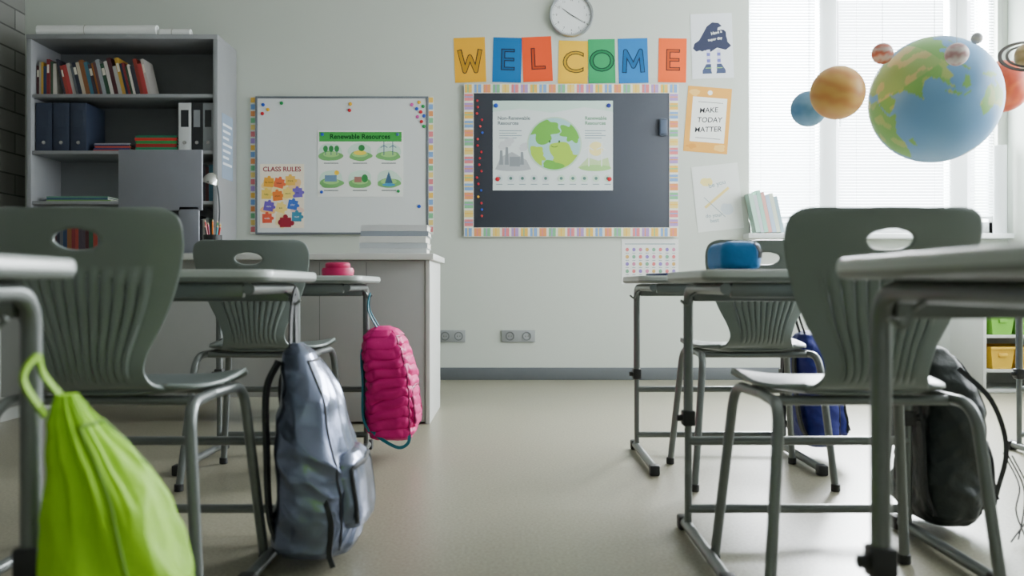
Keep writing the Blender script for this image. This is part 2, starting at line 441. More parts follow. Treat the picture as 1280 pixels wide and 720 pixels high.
def body(P, m, name, parent, nt_=72, nv=64):
    b = MB(); b.grid(lambda i, j: P(j/(nv-1), 2*pi*i/nt_), nt_, nv, m, closeu=True, caps=True)
    return b.build(name, parent, smooth=70)
def backpack(label, loc, m, mtrim, H, a, w, cxl, top, pocket=True, strapm=None, shape=SHAPE, pk=(.06, .5), pth=.048, straps=True, res=(84, 84), hw_=.018, hang=None, ry=0, **kw):
    r = empty('backpack', label, 'backpack', loc); r.rotation_euler = (0, ry, 0)
    P = bag_fn(H, a, w/2, cxl, shape=shape, **kw)
    body(P, m, 'bag_body', r, *res)
    if pocket:
        zc = pk[0]*H; ph = (pk[1]-pk[0])*H
        PX = a*.88+interp(cxl, .25); k2 = dict(kw); k2['amp'] = kw.get('amp', .006)*.6; k2['seed'] = kw.get('seed', 0)+4; k2['crum'] = kw.get('crum', 0)*.7; k2['fold'] = kw.get('fold', 0)*.45; k2['quilt'] = kw.get('quilt', 0)*.5; k2['rows'] = 5
        Pp = bag_fn(ph, pth, w*.40, [(0, .006), (1, -.012)], shape=[(0, .5), (.06, .85), (.2, 1), (.6, .97), (.85, .84), (.95, .6), (1, .2)], z0=zc, x0=PX, **k2)
        po = body(Pp, m, 'front_pocket', r, 90, 70)
        b = MB(); pts = [Pp(.12+.66*t, radians(-62)) for t in [k/10 for k in range(11)]]+[Pp(.80+.02*sin(pi*t), radians(-62+124*t)) for t in [k/14 for k in range(1, 14)]]+[Pp(.78-.66*t, radians(62)) for t in [k/10 for k in range(11)]]
        b.tube(pts, .0062, mtrim, 8); b.build('zipper', po)
        b = MB(); b.tube([pts[3], pts[3]+Vector((.006, -.012, -.03))], .003, mtrim, 6); b.build('zipper_pull', po)
    sm = strapm or mtrim
    b = MB()
    pts = [P(.06+.86*k/24, radians(-50)) for k in range(25)]+[P(.92, radians(-50+100*k/12)) for k in range(1, 12)]+[P(.92-.86*k/24, radians(50)) for k in range(25)]
    b.tube(pts, .0030, mtrim, 8); b.build('zipper', r)
    tx, ty, tz = top; cx_ = interp(cxl, 1)
    b = MB(); pts = catmull([(cx_-.01, -.03, H*.95), (tx-.004, ty-.022, (H+tz)/2), (tx, ty, tz), (tx-.004, ty+.022, (H+tz)/2), (cx_-.01, .03, H*.95)], 20)
    b.band(pts, hw_, .004, sm, up=(1, 0, 0)); b.build('carry_handle', r)
    if straps:
        for s in (-1, 1):
            xb = -a
            pts = catmull([(cx_-a*.35, s*w*.18, H*.92), (interp(cxl, .8)+xb*.9-.004, s*w*.22, H*.78), (interp(cxl, .5)+xb-.010, s*w*.3, H*.5), (interp(cxl, .25)+xb-.008, s*w*.38, H*.22), (interp(cxl, .1)+xb+.015, s*w*.4, H*.08)], 24)
            b = MB(); b.band(pts, .032, .008, sm, up=(1, 0, 0)); b.build('shoulder_strap', r)
    if hang:
        b = MB(); b.band(catmull([Vector(q) for q in hang], 24), .012, .003, sm, up=(0, 1, 0)); b.build('adjuster_strap', r)
    return r
M_silver = mat('silver_crinkled_fabric', (122, 130, 154), .27, .85, .05, 8, bump=.06, bscale=30)
M_black = mat('black_nylon', (32, 35, 38), .6, 0, .1, 20, bump=.15, bscale=120)
M_pink = mat('hot_pink_quilted_fabric', (214, 0, 122), .48, 0, .08, 12, bump=.25, bscale=45, spec=.35)
M_green = mat('lime_green_fabric', (150, 208, 0), .6, 0, .05, 10, bump=.15, bscale=60, spec=.3)
M_blue = mat('royal_blue_fabric', (16, 30, 124), .6, 0, .08, 14, bump=.2, bscale=80)
M_dark = mat('dark_green_black_nylon', (35, 43, 43), .5, 0, .12, 14, bump=.2, bscale=90)
ss = [(0, .62), (.03, .86), (.08, 1.0), (.25, 1.0), (.5, .86), (.72, .66), (.86, .50), (.95, .36), (1, .14)]
backpack('shiny silver crinkled backpack with front pocket hanging from desk', (-.458, 2.10, .022), M_silver, M_black, .49, .088, .30, [(0, -.002), (.3, 0), (.7, -.022), (1, -.060)], (-.076, .04, .615), amp=.003, freq=5, seed=3, pk=(.13, .50), pth=.036, n=3.0, fold=.012, ff=.62, crum=.0022, shape=ss, res=(200, 180), hw_=.024, hang=[(.03, -.15, .17), (.055, -.165, .10), (.05, -.16, .03), (.06, -.165, .0)])
backpack('hot pink quilted puffer backpack hanging from desk', (-.458, 3.33, .075), M_pink, mat('dark_pink', (150, 0, 84), .5), .42, .088, .26, [(0, .004), (.5, 0), (1, -.035)], (-.075, -.06, .545), amp=.006, freq=9, quilt=.012, rows=11, n=4.6, pocket=True, pk=(.10, .55), pth=.020, seed=5, strapm=mat('turquoise_strap', (10, 110, 130), .5), straps=True, shape=[(0, .72), (.03, .90), (.08, 1), (.3, 1), (.6, .98), (.8, .90), (.91, .76), (.97, .55), (1, .3)], res=(150, 200), hw_=.008, hang=[(-.06, -.12, .04), (-.02, -.135, .01), (.04, -.135, -.02), (.075, -.13, -.005), (.08, -.12, .03)])
gs = [(0, .7), (.04, .92), (.12, 1.0), (.30, .98), (.5, .86), (.68, .66), (.82, .44), (.92, .28), (.96, .20), (1, .12)]
backpack('bright lime green soft drawstring backpack hanging from desk', (-.458, 1.04, .09), M_green, mat('dark_lime', (110, 158, 0), .6), .43, .076, .19, [(0, .004), (.35, .0), (.7, -.030), (1, -.074)], (-.088, -.04, .478), amp=.002, freq=6, fold=.014, ff=.8, gather=.022, shape=gs, pocket=False, seed=8, strapm=mat('lime_strap', (132, 182, 0), .6), straps=False, n=2.4, res=(200, 160), hw_=.009)
backpack('royal blue backpack hanging from desk beside chair', (1.145, 3.30, .05), M_blue, M_black, .43, .07, .27, [(0, 0), (1, -.03)], (-.070, -.03, .55), amp=.006, freq=9, seed=11, pk=(.08, .55), fold=.006)
bpk = backpack('dark backpack with front pocket and loose cords hanging from desk', (1.155, 2.36, .02), M_dark, M_black, .48, .076, .30, [(0, -.01), (.6, 0), (1, -.04)], (-.10, -.10, .585), amp=.007, freq=9, seed=14, pk=(.08, .55), pth=.040, fold=.009, res=(120, 110), hang=[(-.02, -.15, .42), (.05, -.175, .34), (.09, -.17, .22), (.07, -.16, .10)])
for k in range(3):
    b = MB(); b.tube(catmull([(.11, -.12-.02*k, .20), (.14+.01*k, -.14, .12), (.12+.02*k, -.16, .06), (.15-.03*k, -.15-.02*k, -.01)], 14), .002, M_black, 6)
    b.build('drawcord', bpk)

# ------------------------------------------------------------ pencil cases, notebook
r = empty('pencil_case', 'bright blue zipped fabric pencil case on desk', 'pencil case', (.545, 2.14, DT+G))
M_pc = mat('cyan_blue_fabric', (10, 118, 184), .6, 0, .1, 25, bump=.2)
b = MB()
def pcase(v, th):
    k = [(0, .6), (.06, .88), (.15, 1), (.85, 1), (.94, .88), (1, .6)]
    s = interp(k, v); ca, sa = cos(th), sin(th)
    return Vector((.048*s*abs(ca)**.5*(1 if ca > 0 else -1), -.1+.2*v, .036+.0355*s*abs(sa)**.5*(1 if sa > 0 else -1)+.002*noise.noise((v*6, ca*3, sa*3))))
b.grid(lambda i, j: pcase(j/31, 2*pi*i/40), 40, 32, M_pc, closeu=True, caps=True); b.build('case_body', r, smooth=60)
b = MB(); b.tube([pcase(.03+.94*k/20, radians(60)) for k in range(21)], .003, mat('navy_zip', (15, 40, 80), .5), 8); b.build('zipper', r)
b = MB(); b.band([(.03, -.1, .06), (.035, -.108, .045), (.035, -.106, .03)], .01, .003, M_black); b.build('zipper_pull', r)
r = empty('pencil_pouch', 'round hot pink pencil pouch with flat lid on desk', 'pencil pouch', (-.655, 3.27, DT+G))
b = MB(); b.lathe([(.05, 0), (.058, .004), (.060, .022), (.056, .032)], mat('magenta_plastic', (186, 5, 86), .5), 36); b.build('pouch_body', r)
b = MB(); b.lathe([(.045, .032), (.047, .036), (.046, .047), (.040, .052), (.002, .053)], mat('magenta_plastic', (186, 5, 86), .5), 36); b.build('lid', r)
b = MB(); b.box(-.10, .05, -.1, .1, 0, .010, mat('navy_cover', (25, 45, 110), .5), .002); o = b.build('notebook', loc=(.62, 3.18, DT+G), rot=(0, 0, .2)); tag(o, 'closed dark blue notebook lying on desk', 'notebook')

# ------------------------------------------------------------ bookcase
BY = 5.6
r = empty('bookcase', 'tall light grey open bookcase filled with books and binders', 'bookcase', (0, 0, 0))
bx0, bx1, bt = X(33, BY), X(272, BY), Z(43, BY)
t = .03
shz = [Z(117, BY), Z(188, BY), Z(251, BY), .86, .48, .08]
M_bkin = mat('bookcase_inside_grey', (114, 117, 120), .6)
b = MB(); b.box(bx0, bx0+t, BY, 5.985, 0, bt-.03, M_greyfur, .002); b.build('side_panel', r)
b = MB(); b.box(bx1-t, bx1, BY, 5.985, 0, bt-.03, M_greyfur, .002); b.build('side_panel', r)
b = MB(); b.box(bx0-.0, bx1+.0, BY-.005, 5.985, bt-.03, bt, M_greyfur, .002); b.build('top_panel', r)
b = MB(); b.box(bx0+t, bx1-t, 5.97, 5.985, .0, bt-.03, M_bkin); b.build('back_panel', r)
b = MB(); b.box(bx0+t, bx1-t, BY+.02, BY+.04, 0, .058, M_greyfur); b.build('plinth', r)
for z in shz:
    b = MB(); b.box(bx0+t, bx1-t, BY+.01, 5.97, z-.022, z, M_greyfur, .002); b.build('shelf', r)
def book(x, y, z, w, h, dpt, m, lean=0, label='paperback book standing on bookcase shelf', name='book', group=None, mp=None):
    b = MB(); pg = paper((225, 220, 205))
    c = min(.0025, w*.2)
    b.box(0, c, 0, dpt, 0, h, m); b.box(w-c, w, 0, dpt, 0, h, m); b.box(c, w-c, 0, c, 0, h, m)
    b.box(c, w-c, c, dpt-.004, .003, h-.004, pg)
    if mp: b.box(w*.15, w*.85, -.0004, 0, h*.62, h*.85, mp)
    o = b.build(name, smooth=0, loc=(x, y, z+G), rot=(0, lean, 0)); tag(o, label, 'book', group); return o
cols = [(70, 30, 35), (170, 170, 165), (190, 150, 60), (40, 60, 90), (120, 40, 45), (60, 90, 70), (205, 200, 190), (50, 50, 60), (150, 60, 50), (170, 60, 60), (180, 175, 170), (90, 95, 100), (40, 45, 60), (190, 180, 160), (130, 84, 50), (60, 110, 130), (70, 60, 70), (180, 110, 50), (90, 60, 60), (150, 155, 160), (45, 80, 60), (200, 195, 190)]
x = bx0+t+.004
for k in range(40):
    c = cols[k % len(cols)]; w = random.uniform(.013, .028); h = random.uniform(.185, .245); g = 7; lean = 0 if k < g else -radians(13)
    if k == g: x += .052
    book(x, BY+.05+random.uniform(0, .012), shz[0]+.0003+abs(w*sin(lean)), w, h, .15, mat('cover_%d' % (k % len(cols)), c, .5), lean, 'slim coloured book %s top bookcase shelf' % ('standing on' if k < g else 'leaning on'), group='books on the top shelf', mp=paper((220, 215, 200)) if k % 4 == 0 else None)
    x += w/cos(lean)+.0008
    if x > X(181, BY): break
def binder(x, z, w, h, m, lab, spine, grp, y=BY+.04, d=.26):
    b = MB(); b.box(0, w, 0, d, 0, h, m, .003); o = b.build('ring_binder', loc=(x, y, z+G)); tag(o, lab, 'binder', grp)
    b = MB(); b.box(w*.2, w*.8, -.0012, 0, h*.5, h*.85, spine); b.build('spine_label', o)
    b = MB(); b.lathe([(.010, 0), (.012, .001), (.012, .002), (.008, .002)], M_chrome, 16, Matrix.Translation((w/2, 0, h*.18)) @ Matrix.Rotation(pi/2, 4, 'X')); b.build('finger_ring', o)
mnb = mat('slate_blue_binder', (44, 53, 72), .5)
for k in range(3): binder(bx0+t+.008+k*.112, shz[1], .104, .315, mnb, 'dark slate blue ring binder standing on shelf', mnb, 'dark binders')
mwb = mat('white_binder', (215, 218, 220), .4); mkb = mat('black_binder', (38, 41, 45), .5); mgb = mat('grey_binder', (150, 154, 160), .4)
xb = bx1-t-.006
binder(xb-.232, shz[1], .083, .315, mwb, 'white ring binder standing on bookcase shelf', mkb, 'white and black binders')
binder(xb-.147, shz[1], .070, .315, mkb, 'black ring binder standing on bookcase shelf', mgb, 'white and black binders')
binder(xb-.074, shz[1], .070, .315, mgb, 'grey ring binder standing on bookcase shelf', mkb, 'white and black binders')
def flat(x0, x1, y0, dpt, z, h, c, lab, grp, name='book', cat='book', rz=0):
    b = MB(); m = mat('cover_flat_%d_%d_%d' % c, c, .5); pg = paper((225, 222, 210)); cv = min(.002, h*.2)
    b.box(0, x1-x0, 0, dpt, 0, cv, m); b.box(0, x1-x0, 0, dpt, h-cv, h, m); b.box(0, x1-x0, 0, cv, cv, h-cv, m); b.box(.004, x1-x0-.004, cv, dpt-.004, cv, h-cv, pg)
    o = b.build(name, smooth=0, loc=(x0, y0, z+G), rot=(0, 0, rz)); tag(o, lab, cat, grp)
z = shz[1]
for (c, h) in [((150, 50, 50), .014), ((60, 60, 110), .012), ((190, 70, 50), .010), ((40, 50, 90), .010), ((150, 150, 160), .008)]:
    flat(X(112, BY)+random.uniform(-.01, .02), X(160, BY)+random.uniform(-.02, .0), BY+.06, .2, z, h, c, 'thin coloured folder lying flat in stack on shelf', 'flat folders'); z += h+.0003
z = shz[1]
for (c, h) in [((30, 130, 90), .028), ((160, 35, 35), .022), ((40, 140, 70), .020), ((200, 45, 40), .018), ((30, 110, 80), .016)]:
    flat(X(164, BY)+random.uniform(0, .012), X(218, BY)+random.uniform(-.012, 0), BY+.05, .2, z, h, c, 'red or green book lying flat in stack on shelf', 'red and green stacked books'); z += h+.0003
z = shz[2]
for (c, h) in [((120, 160, 90), .012), ((50, 80, 110), .012), ((90, 140, 120), .010)]:
    flat(X(52, BY), X(135, BY)+random.uniform(-.05, 0), BY+.06, .2, z, h, c, 'thin folder lying flat on middle shelf', 'folders on middle shelf'); z += h+.0003
for zi, xa, xb_, grp in [(3, 46, 118, 'books on lower shelf'), (2, 238, 260, 'books beside lamp'), (3, 235, 260, 'books on lower shelf')]:
    x = X(xa, BY)
    while x < X(xb_, BY):
        w = random.uniform(.018, .030); h = random.uniform(.2, .25); k = random.randrange(len(cols))
        book(x, BY+.05, shz[zi], w, h, .16, mat('cover_%d' % k, cols[k], .5), 0, 'coloured book standing upright on bookcase shelf', group=grp); x += w+.001
for (a, c_, rr, yy) in [(43, 193, .036, BY+.05), (195, 233, .028, BY+.08)]:
    b = MB(); L_ = X(c_, BY)-X(a, BY); pm = mat('chart_paper', (240, 242, 240), .7, 0, .02)
    b.lathe([(rr*.75, -L_/2+.01), (rr, -L_/2), (rr, L_/2), (rr*.75, L_/2), (rr*.7, L_/2-.01)], pm, 28, Matrix.Rotation(pi/2, 4, 'Y'))
    o = b.build('paper_roll', loc=((X(a, BY)+X(c_, BY))/2, yy, bt+rr+G)); tag(o, 'rolled white paper chart lying on top of bookcase', 'paper roll', 'paper rolls')
    b = MB(); b.tube([(-L_*.1, rr*cos(q*pi/12)*1.01, rr*sin(q*pi/12)*1.01) for q in range(24)], .0015, mat('rubber_band', (120, 110, 90), .6), 6); b.build('rubber_band', o)
b = MB(); mps = paper((140, 156, 176)); b.box(bx1+G, bx1+.0015, 5.68, 5.90, Z(225, 5.8), Z(145, 5.8), mps)
for k in range(7): b.box(bx1+.0015, bx1+.0020, 5.70, 5.88-.03*(k % 3), Z(160+k*8, 5.8), Z(157+k*8, 5.8), paper((225, 230, 235)))
o = b.build('information_sheet', smooth=0); tag(o, 'pale blue printed sheet taped to bookcase side', 'poster')

# ------------------------------------------------------------ teacher desk + items
TY, TZ = 4.08, .80
tx0, tx1 = -2.45, -.385
r = empty('teacher_desk', 'long white and grey teacher desk with panelled front', 'desk', (0, 0, 0))
M_td = mat('teacher_desk_panel', (164, 166, 164), .5, 0, .03)
b = MB(); b.box(tx0-.03, tx1+.02, TY-.04, TY+.62, TZ-.03, TZ, M_white, .003); b.build('desktop', r)
b = MB(); b.box(tx1-.022, tx1, TY, TY+.58, 0, TZ-.03, M_white, .002); b.build('side_panel', r)
b = MB(); b.box(tx0, tx0+.022, TY, TY+.58, 0, TZ-.03, M_white, .002); b.build('side_panel', r)
b = MB(); b.box(tx0+.022, tx1-.62, TY+.05, TY+.07, .12, TZ-.03, M_td, .002); b.build('modesty_panel', r)
b = MB(); b.box(tx1-.62, tx1-.024, TY+.004, TY+.55, .01, TZ-.032, M_td, .002); b.build('pedestal', r)
for xx in (tx1-.52, tx1-.3):
    b = MB(); b.box(xx, xx+.003, TY+.003, TY+.0045, .02, TZ-.04, mat('seam', (116, 120, 118), .6)); b.build('panel_seam', r)
z = TZ
for k in range(5):
    h = [.030, .026, .032, .024, .030][k]; c = [(205, 208, 210), (190, 195, 200), (215, 215, 212), (150, 158, 170), (210, 212, 214)][k]
    flat(X(451, 4.25)+random.uniform(0, .012), X(537, 4.25)-random.uniform(0, .015), 4.2, .24, z, h, c, 'white workbook lying in stack on teacher desk', 'white workbooks', rz=random.uniform(-.03, .03)); z += h+.0003
r = empty('computer_monitor', 'flat grey computer monitor seen from behind on teacher desk', 'monitor', (X(200, 4.25), 4.25, TZ+G))
mm_ = mat('monitor_grey_shell', (136, 138, 148), .45, .1)
w = (X(252, 4.25)-X(147, 4.25))/2; z1 = Z(187, 4.25)-TZ; z0 = Z(263, 4.25)-TZ
b = MB(); b.box(-w, w, 0, .018, z0, z1, mm_, .005); b.build('back_shell', r)
b = MB(); b.box(-w+.008, w-.008, .0175, .0195, z0+.01, z1-.008, M_cap); b.build('screen', r)
b = MB(); b.box(.09, .19, .0, .014, .009, z0+.02, mm_, .004); b.build('stand', r)
b = MB(); b.box(.05, .205, -.06, .06, .0, .01, mm_, .004); b.build('stand_base', r)
r = empty('desk_lamp', 'small chrome desk lamp with dome shade on teacher desk', 'lamp', (X(267, 4.5), 4.5, TZ+G))
b = MB(); b.lathe([(.055, .0), (.055, .01), (.01, .018), (.002, .018)], M_cap, 28); b.build('lamp_base', r)
b = MB(); b.tube(catmull([(0, 0, .015), (.03, 0, .2), (.02, 0, .36), (-.02, 0, .42)], 18), .004, mat('dark_lamp_arm', (90, 92, 95), .35, .8), 10); b.build('lamp_arm', r)
b = MB(); b.lathe([(.042, 0), (.044, .004), (.038, .03), (.022, .052), (.008, .06), (.001, .061)], M_chrome, 28, Matrix.Translation((-.02, 0, .375)) @ Matrix.Rotation(.3, 4, 'Y')); b.build('lamp_shade', r)
r = empty('pen_cup', 'dark pen cup on teacher desk', 'pen holder', (X(266, 4.14), 4.14, TZ+G))
b = MB(); b.lathe([(.034, .0), (.040, .002), (.043, .09), (.040, .09), (.037, .005), (.001, .005)], M_cap, 28); b.build('cup', r)
for k in range(10):
    a = k*pi/5; c = [(200, 40, 40), (220, 180, 40), (60, 140, 70), (200, 200, 200), (40, 80, 160), (210, 60, 60), (30, 30, 30), (180, 60, 90), (230, 120, 40), (60, 150, 170)][k]
    b = MB(); m = mat('pen_%d' % k, c, .4); p0 = Vector((.016*cos(a), .016*sin(a), .008)); p1 = Vector((.037*cos(a), .037*sin(a), .135+.014*(k % 3)))
    b.tube([p0, p0.lerp(p1, .93)], .004, m, 8); b.lathe([(.004, 0), (.0006, .010)], paper((230, 200, 160)), 8, Matrix.Translation(p0.lerp(p1, .93)) @ (p1-p0).to_track_quat('Z', 'Y').to_matrix().to_4x4())
    o = b.build('pencil', loc=r.location); tag(o, 'coloured pencil standing in pen cup', 'pencil', 'pencils in the pen cup')

# ------------------------------------------------------------ whiteboard
PAST = [paper((234, 188, 86)), paper((224, 128, 132)), paper((124, 190, 140)), paper((124, 164, 214)), paper((172, 142, 200)), paper((232, 206, 120)), paper((228, 152, 96))]
CREAM = paper((228, 226, 215))
M_wb = mat('whiteboard_enamel', (218, 222, 222), .30, 0, .01)
r = empty('whiteboard', 'magnetic whiteboard with aluminium frame and colourful side trim', 'whiteboard', (0, 0, 0))
DB = 5.975
b = MB(); b.box(X(322, DB), X(533, DB), DB, WG, Z(291, DB), Z(123, DB), M_wb); b.build('board_surface', r)
mal = mat('aluminium_frame', (120, 126, 134), .4, .4)
for (a0, c0, a1, c1) in [(319.5, 120.5, 322, 293), (533, 120.5, 535.5, 293), (322, 120.5, 533, 123), (322, 290.5, 533, 293)]:
    b = MB(); b.box(X(a0, DB), X(a1, DB), DB-.006, WG, Z(c1, DB), Z(c0, DB), mal, .002); b.build('frame', r)
for xa in (313, 535.5):
    b = MB(); b.box(X(xa), X(xa+6.5), 5.996, WG, Z(293), Z(121), CREAM)
    y = 122; k = 0
    while y < 288:
        b.box(X(xa+.6), X(xa+5.9), 5.9954, 5.996, Z(y+6.5), Z(y), PAST[(k*3) % 7]); y += 8.5; k += 1
    b.build('border_strip', r, smooth=0)
def magnet(px, py, rr, c, d, lab='round coloured magnet on board', th=.006, name='magnet', grp='board magnets'):
    b = MB(); b.lathe([(rr, 0), (rr, th*.7), (rr*.7, th), (.0005, th)], mat('magnet_%d_%d_%d' % c, c, .35), 18, Matrix.Rotation(pi/2, 4, 'X'))
    o = b.build(name, loc=(X(px, d), d-.0003, Z(py, d))); tag(o, lab, 'magnet', grp)
RED, BLU, YEL, GRN = (200, 35, 50), (35, 80, 190), (235, 180, 40), (40, 150, 80)
for (px, py, c) in [(329, 131, BLU), (335, 137, YEL), (438, 130, YEL), (437, 138, RED), (515, 131, (200, 80, 160)), (524, 128, YEL), (529, 133, GRN), (526, 140, RED), (530, 145, BLU), (527, 152, RED), (521, 136, BLU), (352, 129, GRN), (522, 146, (200, 80, 160)), (328, 142, RED), (524, 258, BLU), (530, 158, GRN)]:
    magnet(px, py, .012, c, DB)
s = Sheet('poster', (397, 163, 504, 246), WHT, 'white poster with green header and six landscape pictures', 'poster', d=DB)
s.rect(399, 165, 502, 177, paper((70, 165, 78))); s.text('Renewable Resources', 450, 171, 8.5, paper((22, 66, 34)), .2)
for i in range(6):
    cx_ = 414+36*(i % 3); cy_ = 190+34*(i//3)
    s.ell(cx_, cy_, 15, 11, paper((205, 232, 215)), 0, wob=.15, seed=i); s.ell(cx_, cy_+5, 15, 6, paper((120, 180, 110)), 1, wob=.2, seed=i+9)
    s.ell(cx_, cy_+3, 10, 3.5, paper((160, 210, 130)), 2)
    dk_ = paper((70, 100, 130)); G2 = paper((60, 140, 80))
    if i == 0:
        for q in (-7, 0, 7): s.line((cx_+q, cy_+4), (cx_+q, cy_-3), .8, dk_, 3); s.ell(cx_+q, cy_-4, 3, 4, G2, 4)
    elif i == 1:
        s.ell(cx_, cy_+1, 8, 3, paper((240, 215, 80)), 3); s.ell(cx_+2, cy_-5, 4, 4, G2, 3)
    elif i == 2:
        for q in (-6, 5): s.line((cx_+q, cy_+4), (cx_+q, cy_-8), 1, dk_, 3); [s.line((cx_+q, cy_-8), (cx_+q+5*cos(a), cy_-8+5*sin(a)), .9, dk_, 4) for a in (.5, 2.6, 4.7)]
    elif i == 3: s.rect(cx_-8, cy_-5, cx_+7, cy_+3, paper((110, 140, 170)), 3); s.ell(cx_+7, cy_-8, 3, 3, paper((245, 200, 50)), 3)
    elif i == 4: s.rect(cx_-7, cy_-3, cx_+2, cy_+4, paper((170, 120, 110)), 3); s.ell(cx_+6, cy_-1, 4, 5, G2, 3)
    else: s.poly([(cx_-5, cy_+5), (cx_, cy_-10), (cx_+5, cy_+5)], dk_, 3); s.ell(cx_, cy_+7, 8, 2, paper((70, 150, 200)), 3)
    s.rect(cx_-9, cy_+13.5, cx_+9, cy_+14.7, paper((120, 130, 130)), 1)
s.done()
for px, py, c in [(403, 168, BLU), (497, 168, (70, 110, 150)), (402, 240, BLU), (498, 239, GRN)]: magnet(px, py, .011, c, DB-.0025)
s = Sheet('poster', (325, 205, 380, 285), paper((246, 234, 214)), 'class rules poster with colourful jigsaw pieces', 'poster', d=DB)
for i_, (a_, b_, q_, c_) in enumerate([(336, 232, 9, (246, 214, 140)), (350, 242, 11, (248, 226, 168)), (368, 234, 9, (244, 200, 150)), (370, 262, 8, (240, 206, 190)), (336, 262, 9, (244, 190, 130)), (352, 274, 9, (248, 226, 170))]): s.ell(a_, b_, q_, q_, paper(c_), wob=.5, seed=i_+2, n=30)
s.text('CLASS RULES', 352.5, 211.8, 8.2, paper((150, 40, 62)), .2)
wd_ = ['be kind', 'listen', 'share', 'try', 'help', 'learn', 'work', 'play', 'care', 'ask', 'read', 'smile']
pz = [(336, 228, (238, 170, 60)), (349, 229, (232, 110, 70)), (363, 226, (240, 190, 90)), (372, 241, (120, 100, 190)), (333, 243, (244, 208, 96)), (347, 245, (236, 130, 60)), (360, 242, (250, 220, 120)), (366, 256, (70, 110, 196)), (336, 258, (110, 88, 180)), (351, 260, (250, 222, 130)), (371, 271, (70, 140, 170)), (334, 273, (226, 96, 70))]
for k, (px, py, c) in enumerate(pz):
    m = paper(c); an = .5*noise.noise((k*2.3, 1.1, .2))
    def R(dx, dy): return (px+dx*cos(an)-dy*sin(an), py+dx*sin(an)+dy*cos(an))
    s.poly([R(-6, -5.8), R(-6, 5.8), R(6, 5.8), R(6, -5.8)], m); s.ell(*R(6.5, 0), 2.1, 2.1, m, n=14); s.ell(*R(0, -6.3), 2.1, 2.1, m, n=14)
    s.text(wd_[k % 12], px, py, 3.2, INK if sum(c) > 400 else WHT, 0, 5)
s.done()
mrd = mat('maroon_felt', (150, 25, 50), .6)
s = Sheet('jigsaw_piece', (350, 272, 364, 284), mrd, 'dark red jigsaw piece cutout stuck on poster', 'decoration', d=DB-.0028, th=.002)
s.ell(351, 278, 3.5, 3.5, mrd); s.ell(357, 271, 3, 3, mrd); s.ell(365, 279, 3, 3, mrd); s.done()

# ------------------------------------------------------------ blackboard
DBB = 5.98
r = empty('bulletin_board', 'dark slate bulletin board framed with pastel patterned border', 'bulletin board', (0, 0, 0))
b = MB(); b.box(X(582), X(846), DBB, WG, Z(294), Z(107), mat('slate_board', (54, 59, 70), .55, 0, .08, 3), .002); b.build('board_surface', r)
def bstrip(x0, y0, x1, y1, hor, k0):
    b = MB(); b.box(X(x0, DBB), X(x1, DBB), DBB-.003, DBB, Z(y1, DBB), Z(y0, DBB), CREAM)
    L = (x1-x0) if hor else (y1-y0); st = 11.2; n = int(L/st); st = L/n
    for k in range(n):
        p0 = k*st+1.0; p1 = p0+st*.76; m = PAST[(k*3+k0) % 7]; m2 = PAST[(k*3+k0+2) % 7]
        def bb(a0, a1, e0, e1, mm__, dy):
            if hor: b.box(X(x0+a0, DBB), X(x0+a1, DBB), DBB-.003-dy, DBB-.003, Z(y0+(y1-y0)*e1, DBB), Z(y0+(y1-y0)*e0, DBB), mm__)
            else: b.box(X(x0+(x1-x0)*e0, DBB), X(x0+(x1-x0)*e1, DBB), DBB-.003-dy, DBB-.003, Z(y0+a1, DBB), Z(y0+a0, DBB), mm__)
        bb(p0, p1, .05, .95, m, .0004)
        bb(p0+st*.28, p0+st*.40, .05, .95, m2, .0007)
    b.build('patterned_border', r, smooth=0)
bstrip(580, 105, 848, 116.5, True, 0); bstrip(580, 284.5, 848, 296, True, 3); bstrip(580, 116.5, 592, 284.5, False, 1); bstrip(836.5, 116.5, 848, 284.5, False, 4)
for k in range(19):
    py = 126+k*8.0; magnet(597+random.uniform(-1, 6), py, .008, random.choice([RED, RED, BLU, YEL, (210, 60, 60)]), DBB, 'small round push pin stuck in board', .01, 'push_pin', 'push pins')
r = empty('board_eraser', 'small dark board eraser attached to bulletin board', 'eraser', (X(828), DBB-G, Z(160)))
b = MB(); b.box(-.03, .03, -.02, 0, -.06, .06, mat('eraser_dark', (60, 68, 84), .5), .008); b.build('eraser_body', r)
b = MB(); b.box(-.022, .022, -.026, -.02, -.045, .045, mat('eraser_felt', (76, 88, 108), .8), .002); b.build('felt_pad', r)
s = Sheet('poster', (616, 126, 766, 238), paper((222, 231, 230)), 'pale poster comparing resources with a smiling green globe', 'poster', d=DBB)
s.poly([(616, 126), (616, 140), (650, 136), (690, 141), (730, 134), (766, 140), (766, 126)], paper((200, 226, 214)), 1)
tg = paper((90, 130, 120)); tl = paper((140, 160, 165))
s.text('Non-Renewable\nResources', 622, 151, 6.2, paper((90, 105, 112)), .15, align='LEFT'); s.text('Renewable\nResources', 731, 151, 6.2, paper((80, 140, 100)), .15, align='LEFT')
for k in range(4): s.rect(624, 163+k*3, 652-(k % 2)*6, 164+k*3, tl, 1); s.rect(731, 163+k*3, 757-(k % 2)*5, 164+k*3, tl, 1)
g1, g2, g3 = paper((175, 180, 184)), paper((140, 147, 152)), paper((205, 209, 212))
s.poly([(619, 212), (626, 196), (640, 190), (658, 200), (664, 212)], g1)
for (a0, h0) in ((624, 188), (631, 184), (650, 190)): s.poly([(a0, 206), (a0+1, h0), (a0+4, h0), (a0+5, 206)], g2); s.ell(a0+4, h0-4, 5, 3.4, g3, wob=.3, seed=a0); s.ell(a0+6, h0-8, 6, 3.6, g3, wob=.3, seed=a0+1)
s.rect(637, 196, 650, 209, g2); s.ell(641, 211, 22, 3, g1)
